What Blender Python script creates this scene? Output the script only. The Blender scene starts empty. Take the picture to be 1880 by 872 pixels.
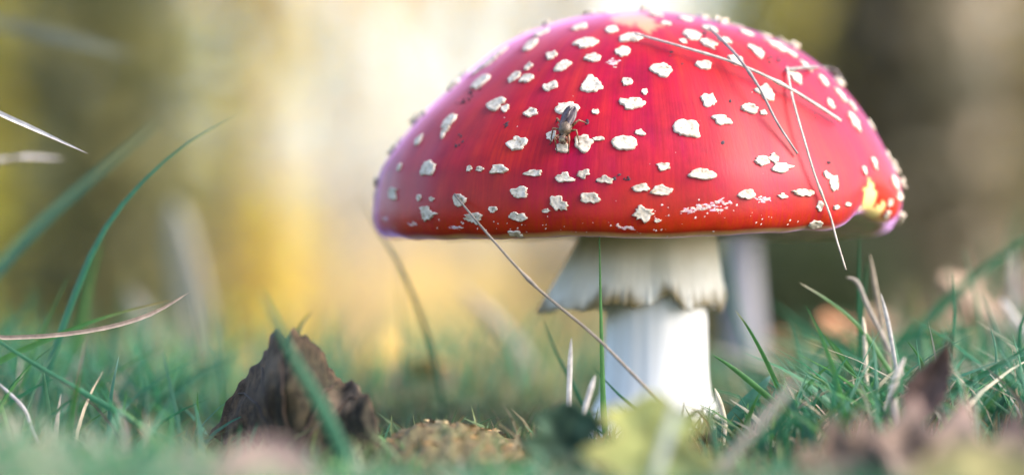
import bpy, math, random
from mathutils import Vector, noise
from mathutils.bvhtree import BVHTree
R = math.radians
sc = bpy.context.scene
rnd = random.Random(7)

# ------------------------------------------------------------------ camera, sky, sun, exposure
F = 5222.0                                   # focal length in photo pixels (100 mm on a 36 mm, 1880 px wide frame)
CAM = Vector((-0.035, -0.80, 0.056))
cd = bpy.data.cameras.new('camera'); cam = bpy.data.objects.new('camera', cd); sc.collection.objects.link(cam)
cam.location = CAM; cam.rotation_euler = (R(90), 0, 0)
cd.lens = 100; cd.sensor_width = 36; cd.clip_start = 0.01; cd.clip_end = 2000
cd.dof.use_dof = True; cd.dof.focus_distance = 0.736; cd.dof.aperture_fstop = 4.0; cd.dof.aperture_blades = 0
sc.camera = cam

SUN_EL, SUN_AZ = 38, 106                      # azimuth from +Y (away from the camera), towards +X
w = bpy.data.worlds.new('World'); sc.world = w; w.use_nodes = True
nt = w.node_tree; bg = nt.nodes['Background']
sky = nt.nodes.new('ShaderNodeTexSky'); sky.sky_type = 'NISHITA'; sky.sun_disc = False
sky.sun_elevation = R(SUN_EL); sky.sun_rotation = R(SUN_AZ); sky.dust_density = 2.8; sky.air_density = 0.8; sky.ozone_density = 0.8
nt.links.new(sky.outputs[0], bg.inputs[0]); bg.inputs[1].default_value = 0.15
sd = bpy.data.lights.new('sun', 'SUN'); so = bpy.data.objects.new('sun', sd); sc.collection.objects.link(so)
sd.energy = 0.75; sd.angle = R(42); sd.color = (1.0, 0.94, 0.87)
sv = Vector((math.sin(R(SUN_AZ)) * math.cos(R(SUN_EL)), math.cos(R(SUN_AZ)) * math.cos(R(SUN_EL)), math.sin(R(SUN_EL))))
so.rotation_euler = (-sv).to_track_quat('-Z', 'Y').to_euler()
vs = sc.view_settings; vs.view_transform = 'Standard'; vs.look = 'None'; vs.exposure = 2.35; vs.gamma = 1.0; vs.use_curve_mapping = False
cy = sc.cycles; cy.use_denoising = True; cy.max_bounces = 8; cy.diffuse_bounces = 4; cy.glossy_bounces = 3; cy.transmission_bounces = 4
cy.use_adaptive_sampling = False; cy.caustics_reflective = False; cy.caustics_refractive = False

# ------------------------------------------------------------------ helpers
def at(px, py, d): return Vector((CAM.x + (px - 940) * d / F, CAM.y + d, CAM.z - (py - 436) * d / F))
def nz(x, y, z=0.0): return noise.noise(Vector((x, y, z)))
def sm(a, b, x):
    t = max(0.0, min(1.0, (x - a) / (b - a))); return t * t * (3 - 2 * t)
def lerp(a, b, t): return a + (b - a) * t
def interp(tab, x):
    if x <= tab[0][0]: return tab[0][1]
    for (a, b), (c, e) in zip(tab, tab[1:]):
        if x <= c: return lerp(b, e, (x - a) / (c - a))
    return tab[-1][1]

def link(o, parent=None):
    sc.collection.objects.link(o)
    if parent: o.parent = parent
    return o
def tag(o, label=None, cat=None, group=None, kind=None):
    if label: o['label'] = label
    if cat: o['category'] = cat
    if group: o['group'] = group
    if kind: o['kind'] = kind
    return o
def empty(name, loc=(0, 0, 0)):
    o = bpy.data.objects.new(name, None); o.location = loc; o.empty_display_size = 0.01; return link(o)

class MB:
    def __init__(s): s.v = []; s.f = []; s.c = []
    def add(s, verts, faces, col=(1, 1, 1)):
        n = len(s.v); s.v += [tuple(p) for p in verts]; s.f += [tuple(n + i for i in q) for q in faces]
        if isinstance(col, list): s.c += col
        else: s.c += [col] * len(verts)
    def build(s, name, mat, parent=None, origin=None, smooth=True):
        me = bpy.data.meshes.new(name)
        off = Vector(origin) if origin is not None else (parent.matrix_basis.translation.copy() if parent else Vector())
        if parent and parent.parent: off = off + parent.parent.matrix_basis.translation
        me.from_pydata([(x - off.x, y - off.y, z - off.z) for x, y, z in s.v], [], s.f)
        ca = me.color_attributes.new('Col', 'FLOAT_COLOR', 'POINT')
        ca.data.foreach_set('color', [k for c in s.c for k in (*c[:3], 1.0)])
        if smooth: me.polygons.foreach_set('use_smooth', [True] * len(me.polygons))
        me.materials.append(mat); me.update()
        o = bpy.data.objects.new(name, me)
        if origin is not None and not parent: o.location = off
        return link(o, parent)
    def grid(s, pts, nu, nv, col=(1, 1, 1), wrap=False):
        fs = []
        for i in range(nu - 1):
            for j in range(nv if wrap else nv - 1):
                k = (j + 1) % nv
                fs.append((i * nv + j, i * nv + k, (i + 1) * nv + k, (i + 1) * nv + j))
        s.add(pts, fs, col)
    def tube(s, path, radii, n=8, col=(1, 1, 1), cap=True):
        pts = []; cols = []; up = Vector((0.13, 0.31, 0.94)); m = len(path)
        for i, p in enumerate(path):
            t = (path[min(i + 1, m - 1)] - path[max(i - 1, 0)]).normalized()
            a = t.cross(up)
            if a.length < 1e-3: a = t.cross(Vector((1, 0, 0)))
            a.normalize(); b = t.cross(a); up = a.cross(t) if a.cross(t).dot(up) > 0 else up
            r = radii[i] if isinstance(radii, (list, tuple)) else radii
            for k in range(n):
                g = 2 * math.pi * k / n; pts.append(p + a * (r * math.cos(g)) + b * (r * math.sin(g)))
            cols += [col[i] if isinstance(col, list) else col] * n
        n0 = len(s.v); s.grid(pts, m, n, cols, wrap=True)
        if cap:
            s.f.append(tuple(n0 + k for k in reversed(range(n)))); s.f.append(tuple(n0 + (m - 1) * n + k for k in range(n)))
def smooth_path(p, n):
    out = []; m = len(p)
    for i in range(n):
        x = i / (n - 1) * (m - 1); k = min(int(x), m - 2); t = x - k
        a, b, c, d = p[max(k - 1, 0)], p[k], p[k + 1], p[min(k + 2, m - 1)]
        out.append(0.5 * ((2 * b) + (c - a) * t + (2 * a - 5 * b + 4 * c - d) * t * t + (3 * b - a - 3 * c + d) * t ** 3))
    return out

# ------------------------------------------------------------------ materials
def N(m, t, **kw):
    n = m.node_tree.nodes.new(t)
    for k, v in kw.items(): setattr(n, k, v)
    return n
def newmat(name, rough=0.6, spec=0.5):
    m = bpy.data.materials.new(name); m.use_nodes = True
    p = m.node_tree.nodes['Principled BSDF']; p.inputs['Roughness'].default_value = rough; p.inputs['Specular IOR Level'].default_value = spec
    return m, p, m.node_tree.links.new
def noise_node(m, scale, detail=4, rough=0.55, coord='Object', mapping=None, vec=None):
    tc = N(m, 'ShaderNodeTexCoord'); n = N(m, 'ShaderNodeTexNoise'); n.inputs['Scale'].default_value = scale
    n.inputs['Detail'].default_value = detail; n.inputs['Roughness'].default_value = rough
    src = vec if vec is not None else tc.outputs[coord]
    if mapping:
        mp = N(m, 'ShaderNodeMapping'); mp.inputs['Scale'].default_value = mapping; m.node_tree.links.new(src, mp.inputs[0]); src = mp.outputs[0]
    m.node_tree.links.new(src, n.inputs['Vector']); return n.outputs[0]
def ramp(m, fac, stops):
    r = N(m, 'ShaderNodeValToRGB'); e = r.color_ramp.elements
    while len(e) < len(stops): e.new(0.5)
    for k, (p, c) in zip(e, stops): k.position = p; k.color = (*c, 1)
    m.node_tree.links.new(fac, r.inputs[0]); return r.outputs[0]
def mixc(m, fac, a, b, mode='MIX'):
    x = N(m, 'ShaderNodeMix', data_type='RGBA', blend_type=mode); L = m.node_tree.links.new
    for s, i in ((fac, 0), (a, 6), (b, 7)):
        if isinstance(s, (int, float)): x.inputs[i].default_value = s
        elif isinstance(s, tuple): x.inputs[i].default_value = (*s[:3], 1)
        else: L(s, x.inputs[i])
    return x.outputs[2]
def bump(m, p, h, strength, dist):
    b = N(m, 'ShaderNodeBump'); b.inputs['Strength'].default_value = strength; b.inputs['Distance'].default_value = dist
    m.node_tree.links.new(h, b.inputs['Height']); m.node_tree.links.new(b.outputs[0], p.inputs['Normal'])
def vcol(m, name='Col'): return N(m, 'ShaderNodeVertexColor', layer_name=name).outputs[0]

def leafy(name, trans=0.35, rough=0.5, scale=300, var=0.35, tcol=1.0):
    """thin plant tissue: reflects and lets light through; the tint comes from the mesh"""
    m, p, L = newmat(name, rough, 0.35)
    c = mixc(m, 1.0, vcol(m), ramp(m, noise_node(m, scale, 3), [(0.25, (1 - var,) * 3), (0.75, (1 + var * .5,) * 3)]), 'MULTIPLY')
    L(c, p.inputs['Base Color'])
    t = N(m, 'ShaderNodeBsdfTranslucent'); L(c, t.inputs[0]); mx = N(m, 'ShaderNodeMixShader'); mx.inputs[0].default_value = trans
    L(p.outputs[0], mx.inputs[1]); L(t.outputs[0], mx.inputs[2]); L(mx.outputs[0], m.node_tree.nodes['Material Output'].inputs[0])
    return m
M = {}
M['grass'] = leafy('grass_blade', 0.45, 0.42, 400, 0.25)
M['dry'] = leafy('dry_straw', 0.15, 0.6, 500, 0.4)
M['foliage'] = leafy('tree_foliage', 0.5, 0.5, 3, 0.3)
M['litter'] = leafy('leaf_litter', 0.4, 0.75, 160, 0.55)
m, p, L = newmat('dead_leaf', 0.8, 0.25)
n1 = noise_node(m, 260, 6); n2 = noise_node(m, 900, 4)
L(mixc(m, 1.0, vcol(m), ramp(m, n1, [(0.3, (0.62, 0.60, 0.58)), (0.5, (0.95, 0.92, 0.88)), (0.72, (1.25, 1.18, 1.08))]), 'MULTIPLY'), p.inputs['Base Color'])
bump(m, p, n2, 0.3, 0.0003); M['leaf'] = m
m, p, L = newmat('crumpled_leaf', 0.85, 0.15)
n1 = noise_node(m, 330, 7, 0.65); n2 = noise_node(m, 70, 3)
c = mixc(m, 1.0, vcol(m), ramp(m, n1, [(0.32, (0.40, 0.36, 0.32)), (0.5, (1.0, 0.95, 0.88)), (0.68, (2.0, 1.75, 1.45))]), 'MULTIPLY')
L(mixc(m, ramp(m, n2, [(0.52, (0, 0, 0)), (0.66, (0.7,) * 3)]), c, (0.13, 0.095, 0.065)), p.inputs['Base Color']); bump(m, p, n1, 0.6, 0.0009); M['tent'] = m
m, p, L = newmat('bark', 0.9, 0.2)
n1 = noise_node(m, 6, 6, 0.6, mapping=(4, 4, 1)); L(mixc(m, 1.0, vcol(m), ramp(m, n1, [(0.3, (0.45,) * 3), (0.7, (1.3,) * 3)]), 'MULTIPLY'), p.inputs['Base Color'])
bump(m, p, n1, 0.8, 0.02); M['bark'] = m
m, p, L = newmat('soil', 0.95, 0.15)
n1 = noise_node(m, 90, 6); n2 = noise_node(m, 3.0, 4)
near = ramp(m, n1, [(0.3, (0.035, 0.030, 0.018)), (0.5, (0.065, 0.060, 0.030)), (0.62, (0.065, 0.095, 0.035)), (0.8, (0.18, 0.12, 0.06))])
L(mixc(m, 1.0, near, vcol(m), 'MULTIPLY'), p.inputs['Base Color']); bump(m, p, n1, 0.7, 0.004); M['soil'] = m

# cap skin: Col = (bald yellow tear, peach graze, distance to the rim), Skin = (azimuth, arc, 0)
m, p, L = newmat('cap_skin', 0.40, 0.5)
sep = N(m, 'ShaderNodeSeparateColor'); L(vcol(m), sep.inputs[0])
skin = vcol(m, 'Skin')
st = noise_node(m, 1.0, 5, 0.6, mapping=(620, 7, 1), vec=skin)
st2 = noise_node(m, 1.0, 3, 0.6, mapping=(60, 2.2, 1), vec=skin)
bl = noise_node(m, 28, 3)
c = ramp(m, bl, [(0.3, (0.25, 0.0005, 0.030)), (0.5, (0.265, 0.0005, 0.013)), (0.72, (0.34, 0.012, 0.003))])
c = mixc(m, ramp(m, st2, [(0.40, (0, 0, 0)), (0.75, (0.45,) * 3)]), c, (0.46, 0.035, 0.005))
c = mixc(m, ramp(m, st, [(0.40, (0, 0, 0)), (0.70, (0.60,) * 3)]), c, (0.19, 0.0010, 0.010))
rimf = N(m, 'ShaderNodeMath', operation='MULTIPLY'); L(sep.outputs[2], rimf.inputs[0]); L(ramp(m, st, [(0.3, (0.55,) * 3), (0.6, (1,) * 3)]), rimf.inputs[1])
c = mixc(m, ramp(m, rimf.outputs[0], [(0.25, (0, 0, 0)), (0.62, (0.45,) * 3), (0.80, (0.9,) * 3)]), c, (0.30, 0.024, 0.002))
c = mixc(m, ramp(m, sep.outputs[2], [(0.925, (0, 0, 0)), (0.985, (1,) * 3)]), c, (0.66, 0.40, 0.14))
c = mixc(m, 1.0, c, ramp(m, noise_node(m, 140, 4, 0.6), [(0.3, (0.78, 0.7, 0.9)), (0.55, (1, 1, 1)), (0.75, (1.15, 1.35, 1.0))]), 'MULTIPLY')
c = mixc(m, sep.outputs[1], c, (0.50, 0.20, 0.09))
c = mixc(m, sep.outputs[0], c, ramp(m, bl, [(0.3, (0.72, 0.45, 0.06)), (0.7, (0.80, 0.66, 0.30))]))
L(c, p.inputs['Base Color'])
p.inputs['IOR'].default_value = 1.26
p.inputs['Sheen Weight'].default_value = 1.0; p.inputs['Sheen Roughness'].default_value = 0.22; p.inputs['Sheen Tint'].default_value = (0.82, 0.46, 1, 1)  # lilac tint puts the sky's grazing reflection into the sheen colour
fine = noise_node(m, 1.0, 4, 0.7, mapping=(700, 30, 1), vec=skin); bump(m, p, fine, 0.10, 0.0006)
M['cap'] = m
m, p, L = newmat('wart_crumb', 0.85, 0.2)
n1 = noise_node(m, 900, 5); n2 = noise_node(m, 350, 4)
L(mixc(m, 1.0, vcol(m), ramp(m, n1, [(0.30, (0.42, 0.35, 0.27)), (0.44, (0.88, 0.85, 0.80)), (0.65, (1.08, 1.06, 1.04))]), 'MULTIPLY'), p.inputs['Base Color'])
bump(m, p, n2, 0.7, 0.0006); M['wart'] = m
m, p, L = newmat('stem_flesh', 0.7, 0.3)
n1 = noise_node(m, 1, 5, 0.6, mapping=(300, 300, 16)); n2 = noise_node(m, 160, 5)
c = mixc(m, 1.0, vcol(m), ramp(m, n1, [(0.3, (0.88, 0.87, 0.85)), (0.55, (1, 1, 1))]), 'MULTIPLY')
c = mixc(m, ramp(m, n2, [(0.66, (0, 0, 0)), (0.74, (0.5,) * 3)]), c, (0.42, 0.38, 0.30)); L(c, p.inputs['Base Color'])
bump(m, p, n1, 0.35, 0.0006); M['stem'] = m
m, p, L = newmat('ring_veil', 0.75, 0.25)
n1 = noise_node(m, 1, 4, 0.5, mapping=(150, 150, 110)); L(mixc(m, 1.0, vcol(m), ramp(m, n1, [(0.3, (0.90, 0.89, 0.86)), (0.6, (1, 1, 1))]), 'MULTIPLY'), p.inputs['Base Color'])
bump(m, p, noise_node(m, 500, 4), 0.25, 0.0003); M['ring'] = m
m, p, L = newmat('insect_body', 0.45, 0.5)
n1 = noise_node(m, 2500, 4); L(mixc(m, 1.0, vcol(m), ramp(m, n1, [(0.3, (0.4,) * 3), (0.7, (1.6,) * 3)]), 'MULTIPLY'), p.inputs['Base Color']); bump(m, p, n1, 0.5, 0.0003); M['insect'] = m
m, p, L = newmat('insect_wing', 0.4, 0.35)
L(ramp(m, noise_node(m, 700, 3), [(0.3, (0.025, 0.016, 0.018)), (0.7, (0.075, 0.05, 0.052))]), p.inputs['Base Color']); p.inputs['Transmission Weight'].default_value = 0.15; M['wing'] = m
m, p, L = newmat('crumb', 0.9, 0.2)
L(ramp(m, noise_node(m, 500, 3), [(0.3, (0.02, 0.015, 0.02)), (0.7, (0.07, 0.05, 0.06))]), p.inputs['Base Color']); M['crumb'] = m

# ------------------------------------------------------------------ ground
def hgt(x, y):
    d = math.hypot(x * 0.8, y)
    z = 0.006 * nz(x * 9 + 3, y * 9) + 0.0025 * nz(x * 40, y * 40, 3)
    z += 0.030 * math.exp(-(((x - 0.19) / 0.10) ** 2 + ((y - 0.20) / 0.16) ** 2))        # hummock behind the notch
    z -= 0.5 * sm(0.30, 2.4, d + 0.05 * nz(x * 2, y * 2, 5)) * (1 if y > -0.3 else 0.6)
    if d > 2.5: z += min(1.0, (d - 2.5) / 4) * (0.06 * nz(x * 0.6, y * 0.6, 9) + 0.2 * nz(x * 0.07, y * 0.07, 1) * min(1, d / 30))
    return z
def sun_patch(x, y):
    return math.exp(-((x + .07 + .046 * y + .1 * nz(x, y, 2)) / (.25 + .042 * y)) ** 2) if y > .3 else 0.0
NG = 300; co = [0.02 * math.sinh(10.6 * (2 * i / (NG - 1) - 1)) for i in range(NG)]
mb = MB(); pts = []; cols = []
for yy in co:
    for xx in co:
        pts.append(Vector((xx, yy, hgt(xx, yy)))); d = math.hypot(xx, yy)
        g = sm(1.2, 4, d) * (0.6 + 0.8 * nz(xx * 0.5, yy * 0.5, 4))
        sunlit = sun_patch(xx, yy) * sm(1.5, 3, d)                # sunlit clearing floor painted into the ground as golden litter
        g = max(0, g); cols.append(tuple(lerp(lerp(1, a, g), b, sunlit) for a, b in ((2.8, 7.0), (2.1, 4.4), (1.2, 2.5))))
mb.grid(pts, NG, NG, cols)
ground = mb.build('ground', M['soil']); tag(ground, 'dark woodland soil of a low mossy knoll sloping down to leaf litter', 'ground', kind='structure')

# ------------------------------------------------------------------ woodland behind
def leaf_cloud(mb, centers, n, size, cols, r):
    for _ in range(n):
        c, rad = r.choice(centers)
        v = Vector((r.gauss(0, 1), r.gauss(0, 1), r.gauss(0, 1))).normalized() * (r.random() ** 0.45)
        q = Vector((c.x + v.x * rad.x, c.y + v.y * rad.y, c.z + v.z * rad.z))
        a = Vector((r.gauss(0, 1), r.gauss(0, 1), r.gauss(0, .6))).normalized(); b = a.cross(Vector((r.gauss(0, 1), r.gauss(0, 1), r.gauss(0, 1)))).normalized()
        s = size * r.uniform(.6, 1.3); k = r.choice(cols); f = r.uniform(.75, 1.25)
        mb.add([q - a * s, q - a * s * .1 + b * s * .5, q + a * s, q - a * s * .1 - b * s * .5], [(0, 1, 2, 3)], tuple(min(.95, x * f) for x in k))
def tree(name, label, cat, x, y, h, tr, crowns, n, size, cols, bark, group=None, seed=1):
    """crowns: (dx, dy, z, rx, ry, rz) around the trunk foot"""
    r = random.Random(seed); g = hgt(x, y); root = empty(name, (x, y, g)); tag(root, label, cat, group)
    mb = MB(); path = [Vector((x + .06 * h * .3 * nz(seed, k * .5), y + .05 * h * .3 * nz(seed + 9, k * .5), g - .1 + (h + .1) * k / 8)) for k in range(9)]
    path[0] = Vector((x, y, g - .1))
    mb.tube(path, [tr * (1.35 if k == 0 else 1 - .1 * k) for k in range(9)], 12, bark)
    cs = []
    for (dx, dy, z, rx, ry, rz) in crowns:
        c = Vector((x + dx, y + dy, g + z)); cs.append((c, Vector((rx, ry, rz))))
        k = max(1, min(7, int(z / h * 8 * .6))); s = path[k]
        mb.tube(smooth_path([s, (s + c) / 2 + Vector((0, 0, -.08 * (c - s).length)), c], 6), [tr * .4 * (1 - .13 * i) for i in range(6)], 7, bark)
        for j in range(3):
            e = c + Vector((r.uniform(-.8, .8) * rx, r.uniform(-.8, .8) * ry, r.uniform(-.5, .8) * rz)); mb.tube([(s + c) / 2, (c + e) / 2 + Vector((0, 0, .05)), e], [tr * .2, tr * .13, tr * .05], 5, bark)
    mb.build('trunk', M['bark'], root)
    lb = MB(); leaf_cloud(lb, cs, n, size, cols, r); lb.build('crown', M['foliage'], root, smooth=False)
    return root
def X(px, d): return CAM.x + (px - 940) * d / F
GOLD = [(0.82, 0.56, 0.06), (0.86, 0.64, 0.12), (0.78, 0.44, 0.05), (0.84, 0.68, 0.16)]
LIME = [(0.72, 0.66, 0.06), (0.78, 0.68, 0.07), (0.62, 0.60, 0.06)]
DARK = [(0.052, 0.073, 0.032), (0.063, 0.084, 0.035), (0.077, 0.087, 0.042)]
OLIVE = [(0.321, 0.301, 0.127), (0.389, 0.35, 0.136), (0.252, 0.252, 0.116)]
BROWN = [(0.144, 0.13, 0.083), (0.173, 0.144, 0.086), (0.122, 0.119, 0.072)]
CREAM = [(0.90, 0.62, 0.30), (0.90, 0.68, 0.38), (0.88, 0.52, 0.18)]
BK = (0.10, 0.08, 0.06); BKD = (0.045, 0.04, 0.034); BKP = (0.35, 0.32, 0.28)
def shrub(name, label, px, d, wpx, hm, n, size, cols, bark=BKD, seed=1, cat='shrub', z0=.05, dens=1):
    wd = wpx * d / F / 2; x = X(px, d); y = CAM.y + d
    cr = []
    k = max(3, int(hm / (wd * .9)))
    for i in range(k):
        z = lerp(z0 + wd * .4, hm, i / (k - 1)); f = 1 - .35 * abs(i / (k - 1) - .35)
        cr.append((wd * .25 * nz(seed, i * 1.7), .1 * nz(i, seed), z, wd * f, wd * .9, hm / k * .75))
    return tree(name, label, cat, x, y, hm * .95, min(.06, wd * .18), cr, n, size, cols, bark, seed=seed)
shrub('evergreen_shrub', 'dark green evergreen shrub standing next to the golden autumn shrub', 190, 6.0, 470, 2.0, 3400, .045, DARK + OLIVE, seed=3)
shrub('yellowing_shrub', 'olive yellow shrub beside the dark evergreen shrub', -60, 7.0, 330, 2.4, 3200, .05, OLIVE + LIME, seed=5)
shrub('golden_shrub', 'bright golden leaved autumn shrub glowing beside the dark evergreen', 450, 7.5, 340, 2.6, 430, .045, LIME + GOLD, BK, seed=8)
tree('golden_birch', 'tall loose golden birch tree in the pale clearing', 'tree', X(640, 13), CAM.y + 13, 6.5, .07, [(0, 0, 3.0, 1.1, 1.1, .9), (.3, .2, 4.4, 1.0, 1, .9), (-.3, 0, 5.7, .7, .7, .7), (-.2, 0, 1.7, .6, .6, .6)], 800, .06, GOLD + CREAM, BKP, seed=11)
tree('golden_maple', 'broad cream and gold maple at the far side of the clearing', 'tree', X(1020, 22), CAM.y + 22, 8, .13, [(-1, 0, 3.0, 1.5, 1.4, 1.1), (.9, 0, 3.6, 1.4, 1.3, 1.2), (0, 0, 5.4, 1.5, 1.4, 1.2), (0, 0, 7.2, 1, 1, .9)], 1100, .10, CREAM + GOLD, BK, seed=14)
shrub('low_amber_bush', 'low amber bush below the golden shrub', 480, 9, 260, .55, 320, .05, [(0.65, 0.32, 0.06), (0.6, 0.25, 0.05)] + GOLD, BK, seed=18, z0=0)
shrub('olive_shrub', 'olive green shrub behind the shoulder of the red cap', 1440, 8.0, 330, 2.4, 3000, .05, OLIVE + OLIVE + LIME, seed=21)
tree('dark_oak', 'dark brown oak with a thick shaded trunk beyond the notched rim', 'tree', X(1740, 7), CAM.y + 7, 6.5, .17, [(-.9, 0, 3.4, 1.2, 1.1, .8), (.8, 0, 3.9, 1.1, 1.1, .8), (0, .2, 5.4, 1.4, 1.3, 1.0)], 2200, .06, BROWN + OLIVE, (0.28, 0.23, 0.17), seed=24)
shrub('brown_shrub', 'brown leaved shrub at the foot of the dark oak', 1660, 5.2, 420, 1.3, 2400, .05, BROWN, seed=27)
shrub('russet_shrub', 'tawny russet shrub past the dark oak', 1960, 8.5, 330, 2.4, 2600, .05, [(0.42, 0.26, 0.09), (0.36, 0.22, 0.09)] + OLIVE, seed=29)
shrub('dark_low_shrub', 'low dark green shrub between the second mushroom and the oak', 1480, 4.5, 500, .48, 2600, .045, DARK, seed=31, z0=0)
for i, (px, d, hh, cl) in enumerate([(-900, 12, 7, OLIVE), (2700, 11, 7, BROWN + OLIVE), (260, 16, 9, DARK + OLIVE), (1560, 17, 9, OLIVE + LIME), (1900, 15, 8, BROWN + GOLD), (-300, 18, 9, OLIVE + GOLD)]):
    tree('woodland_tree', ['olive leaved tree at the edge of the wood past the yellowing shrub', 'brown leaved tree at the edge of the wood past the russet shrub', 'tall dark green tree rising behind the evergreen shrub', 'tall olive tree rising behind the olive shrub', 'brown and gold tree rising behind the dark oak', 'olive and gold tree rising behind the yellowing shrub'][i], 'tree',
         X(px, d), CAM.y + d, hh, .14, [(-.9, 0, hh * .35, 1.3, 1.2, 1.1), (.9, 0, hh * .45, 1.3, 1.2, 1.1), (0, 0, hh * .62, 1.6, 1.5, 1.2), (0, 0, hh * .85, 1.2, 1.2, 1.0), (0, 0, hh * .18, .9, .9, .8)], 2600, .09, cl, BK, 'trees of the wood behind the clearing', seed=40 + i)
for i, (px, d, hh, cl) in enumerate([(500, 30, 8, GOLD), (640, 34, 9, CREAM), (790, 31, 8.5, CREAM), (930, 35, 9, CREAM + GOLD), (1090, 30, 8, CREAM), (1240, 33, 9, CREAM + GOLD)]):  # beech row added to lend the white sky gap its cream tone
    tree('golden_beech', ['golden beech standing first in the bright row past the clearing', 'cream beech second in the bright row past the clearing', 'pale cream beech in the middle of the bright row', 'cream and gold beech fourth in the bright row', 'cream beech fifth in the row above the red cap', 'cream and gold beech ending the bright row'][i], 'tree',
         X(px, d), CAM.y + d, hh, .12, [(-.5, 0, 1.0, .9, .8, .9), (.5, 0, 2.2, 1.0, .9, .9), (-.3, 0, 3.4, 1.1, 1, .9), (.2, 0, 4.6, 1.0, 1, .9), (0, 0, 6.2, .9, .9, 1.0)], 430, .11, cl, BKP, 'bright beeches past the clearing', seed=70 + i)
# fallen leaves on the lower ground behind the knoll
mb = MB(); r = random.Random(90)
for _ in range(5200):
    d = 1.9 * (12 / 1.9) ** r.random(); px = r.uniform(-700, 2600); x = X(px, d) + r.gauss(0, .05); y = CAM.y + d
    gold = sun_patch(x, y)  # golden leaves thicken over the painted sunlit patch
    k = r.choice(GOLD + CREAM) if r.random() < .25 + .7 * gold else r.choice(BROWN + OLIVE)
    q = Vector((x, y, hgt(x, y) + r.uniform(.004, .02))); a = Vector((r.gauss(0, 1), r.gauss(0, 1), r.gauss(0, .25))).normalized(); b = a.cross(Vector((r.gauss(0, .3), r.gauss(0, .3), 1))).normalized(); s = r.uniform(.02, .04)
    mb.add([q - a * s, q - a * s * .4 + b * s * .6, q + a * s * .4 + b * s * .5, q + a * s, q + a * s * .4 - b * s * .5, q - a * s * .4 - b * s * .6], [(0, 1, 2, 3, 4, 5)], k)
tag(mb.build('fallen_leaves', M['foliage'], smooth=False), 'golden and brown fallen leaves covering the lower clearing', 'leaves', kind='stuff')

# ------------------------------------------------------------------ the mushroom
PX = 0.8 / F
PL = [(0, 415), (88, 407), (168, 387), (238, 357), (298, 317), (358, 264), (408, 216), (448, 166), (477, 120), (487, 76), (491, 46), (490, 24), (484, 7), (470, -3), (456, -6), (448, -3)]
PR = [(0, 415), (70, 410), (150, 394), (232, 371), (312, 335), (377, 281), (432, 208), (464, 148), (482, 100), (490, 66), (491, 42), (489, 22), (482, 6), (470, -3), (456, -6), (448, -3)]
ZC = CAM.z + 6 * PX
NP, NT = 260, 72
pl = smooth_path([Vector((a, b, 0)) for a, b in PL], NT); pr = smooth_path([Vector((a, b, 0)) for a, b in PR], NT)
def cap_pt(i, phi):
    wgt = .5 + .5 * math.cos(phi); a = pl[i].lerp(pr[i], wgt); r_, h = a.x, a.y; t = i / (NT - 1)
    rim = sm(190, 0, h)
    deg = math.degrees(phi)
    def gs(c, s): q = (deg - c + 180) % 360 - 180; return math.exp(-(q / s) ** 2)
    dz = rim * (4 * gs(-150, 30) * -1 + 16 * gs(-45, 20) + 27 * gs(-31, 8) + 20 * gs(-14, 15) + 7 * nz(math.cos(phi) * 2.2 + 5, math.sin(phi) * 2.2) + 3 * nz(math.cos(phi) * 8, math.sin(phi) * 8, 3))
    dr = 7 * nz(math.cos(phi) * 1.9 + 3, math.sin(phi) * 1.9, 8) * sm(60, 300, r_) + 4 * nz(math.cos(phi) * 5 + 3, math.sin(phi) * 5, 8 + h / 150) * sm(200, 400, r_) + rim * (-18 * gs(-33, 7) + 6 * gs(-18, 7)) + 6 * nz(math.cos(phi) * r_ / 170, math.sin(phi) * r_ / 170, h / 200 + 2) * sm(0, 200, r_)
    dr += rim * 5 * nz(math.cos(phi) * 3, math.sin(phi) * 3, 7)
    r_ = max(0, r_ + dr) * .978
    return Vector((r_ * math.cos(phi) * PX, r_ * math.sin(phi) * PX, ZC + (h * .985 + dz) * PX)), h
root = empty('fly_agaric', (0.005, 0, 0)); tag(root, 'large red mushroom with white warts, flared ring and stout white stem', 'mushroom')
pts = []; hs = []
for i in range(NT):
    for j in range(NP):
        q, h = cap_pt(i, 2 * math.pi * j / NP - math.pi * 1.5); pts.append(q); hs.append(h)      # the seam lies at the back
mb = MB(); mb.grid(pts, NT, NP, (0, 0, 0), wrap=True)
bvh = BVHTree.FromPolygons(mb.v, mb.f)
def hit(px, py):
    dv = (at(px, py, 1) - CAM).normalized(); loc, nrm, idx, dist = bvh.ray_cast(CAM, dv)
    if loc is None:
        loc, nrm, idx, dist = bvh.find_nearest(at(px, py, .8))
    if nrm.dot(loc - Vector((0, 0, ZC))) < 0: nrm = -nrm
    return loc, nrm
tear = hit(1595, 368)[0]; tear2 = hit(1606, 388)[0]; graze = hit(1158, 33)[0]; graze2 = hit(1185, 42)[0]
cols = []
for q, h in zip(pts, hs):
    j = nz(q.x * 300, q.y * 300, q.z * 300) * .0022 + nz(q.x * 900, q.y * 900, q.z * 900) * .0008
    y_ = max(1 - sm(.0027, .0037, math.hypot(math.hypot(q.x - tear.x, q.y - tear.y), (q.z - tear.z) * .62) + j), 1 - sm(.0024, .0032, (q - tear2).length + j))
    g_ = max(1 - sm(.0042, .0058, math.hypot(q.x - graze.x, (q.y - graze.y) * .6) + j), 1 - sm(.0028, .0036, math.hypot(q.x - graze2.x, (q.y - graze2.y) * .5) + j))
    cols.append((y_, g_, max(0, min(1, 1 - (h + 6) / 130.0))))
mb.c = cols
cap = mb.build('cap', M['cap'], root)
sk = cap.data.color_attributes.new('Skin', 'FLOAT_COLOR', 'POINT')
sk.data.foreach_set('color', [k for i in range(NT) for j in range(NP) for k in (j / NP, i / (NT - 1), 0.0, 1.0)])
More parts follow.
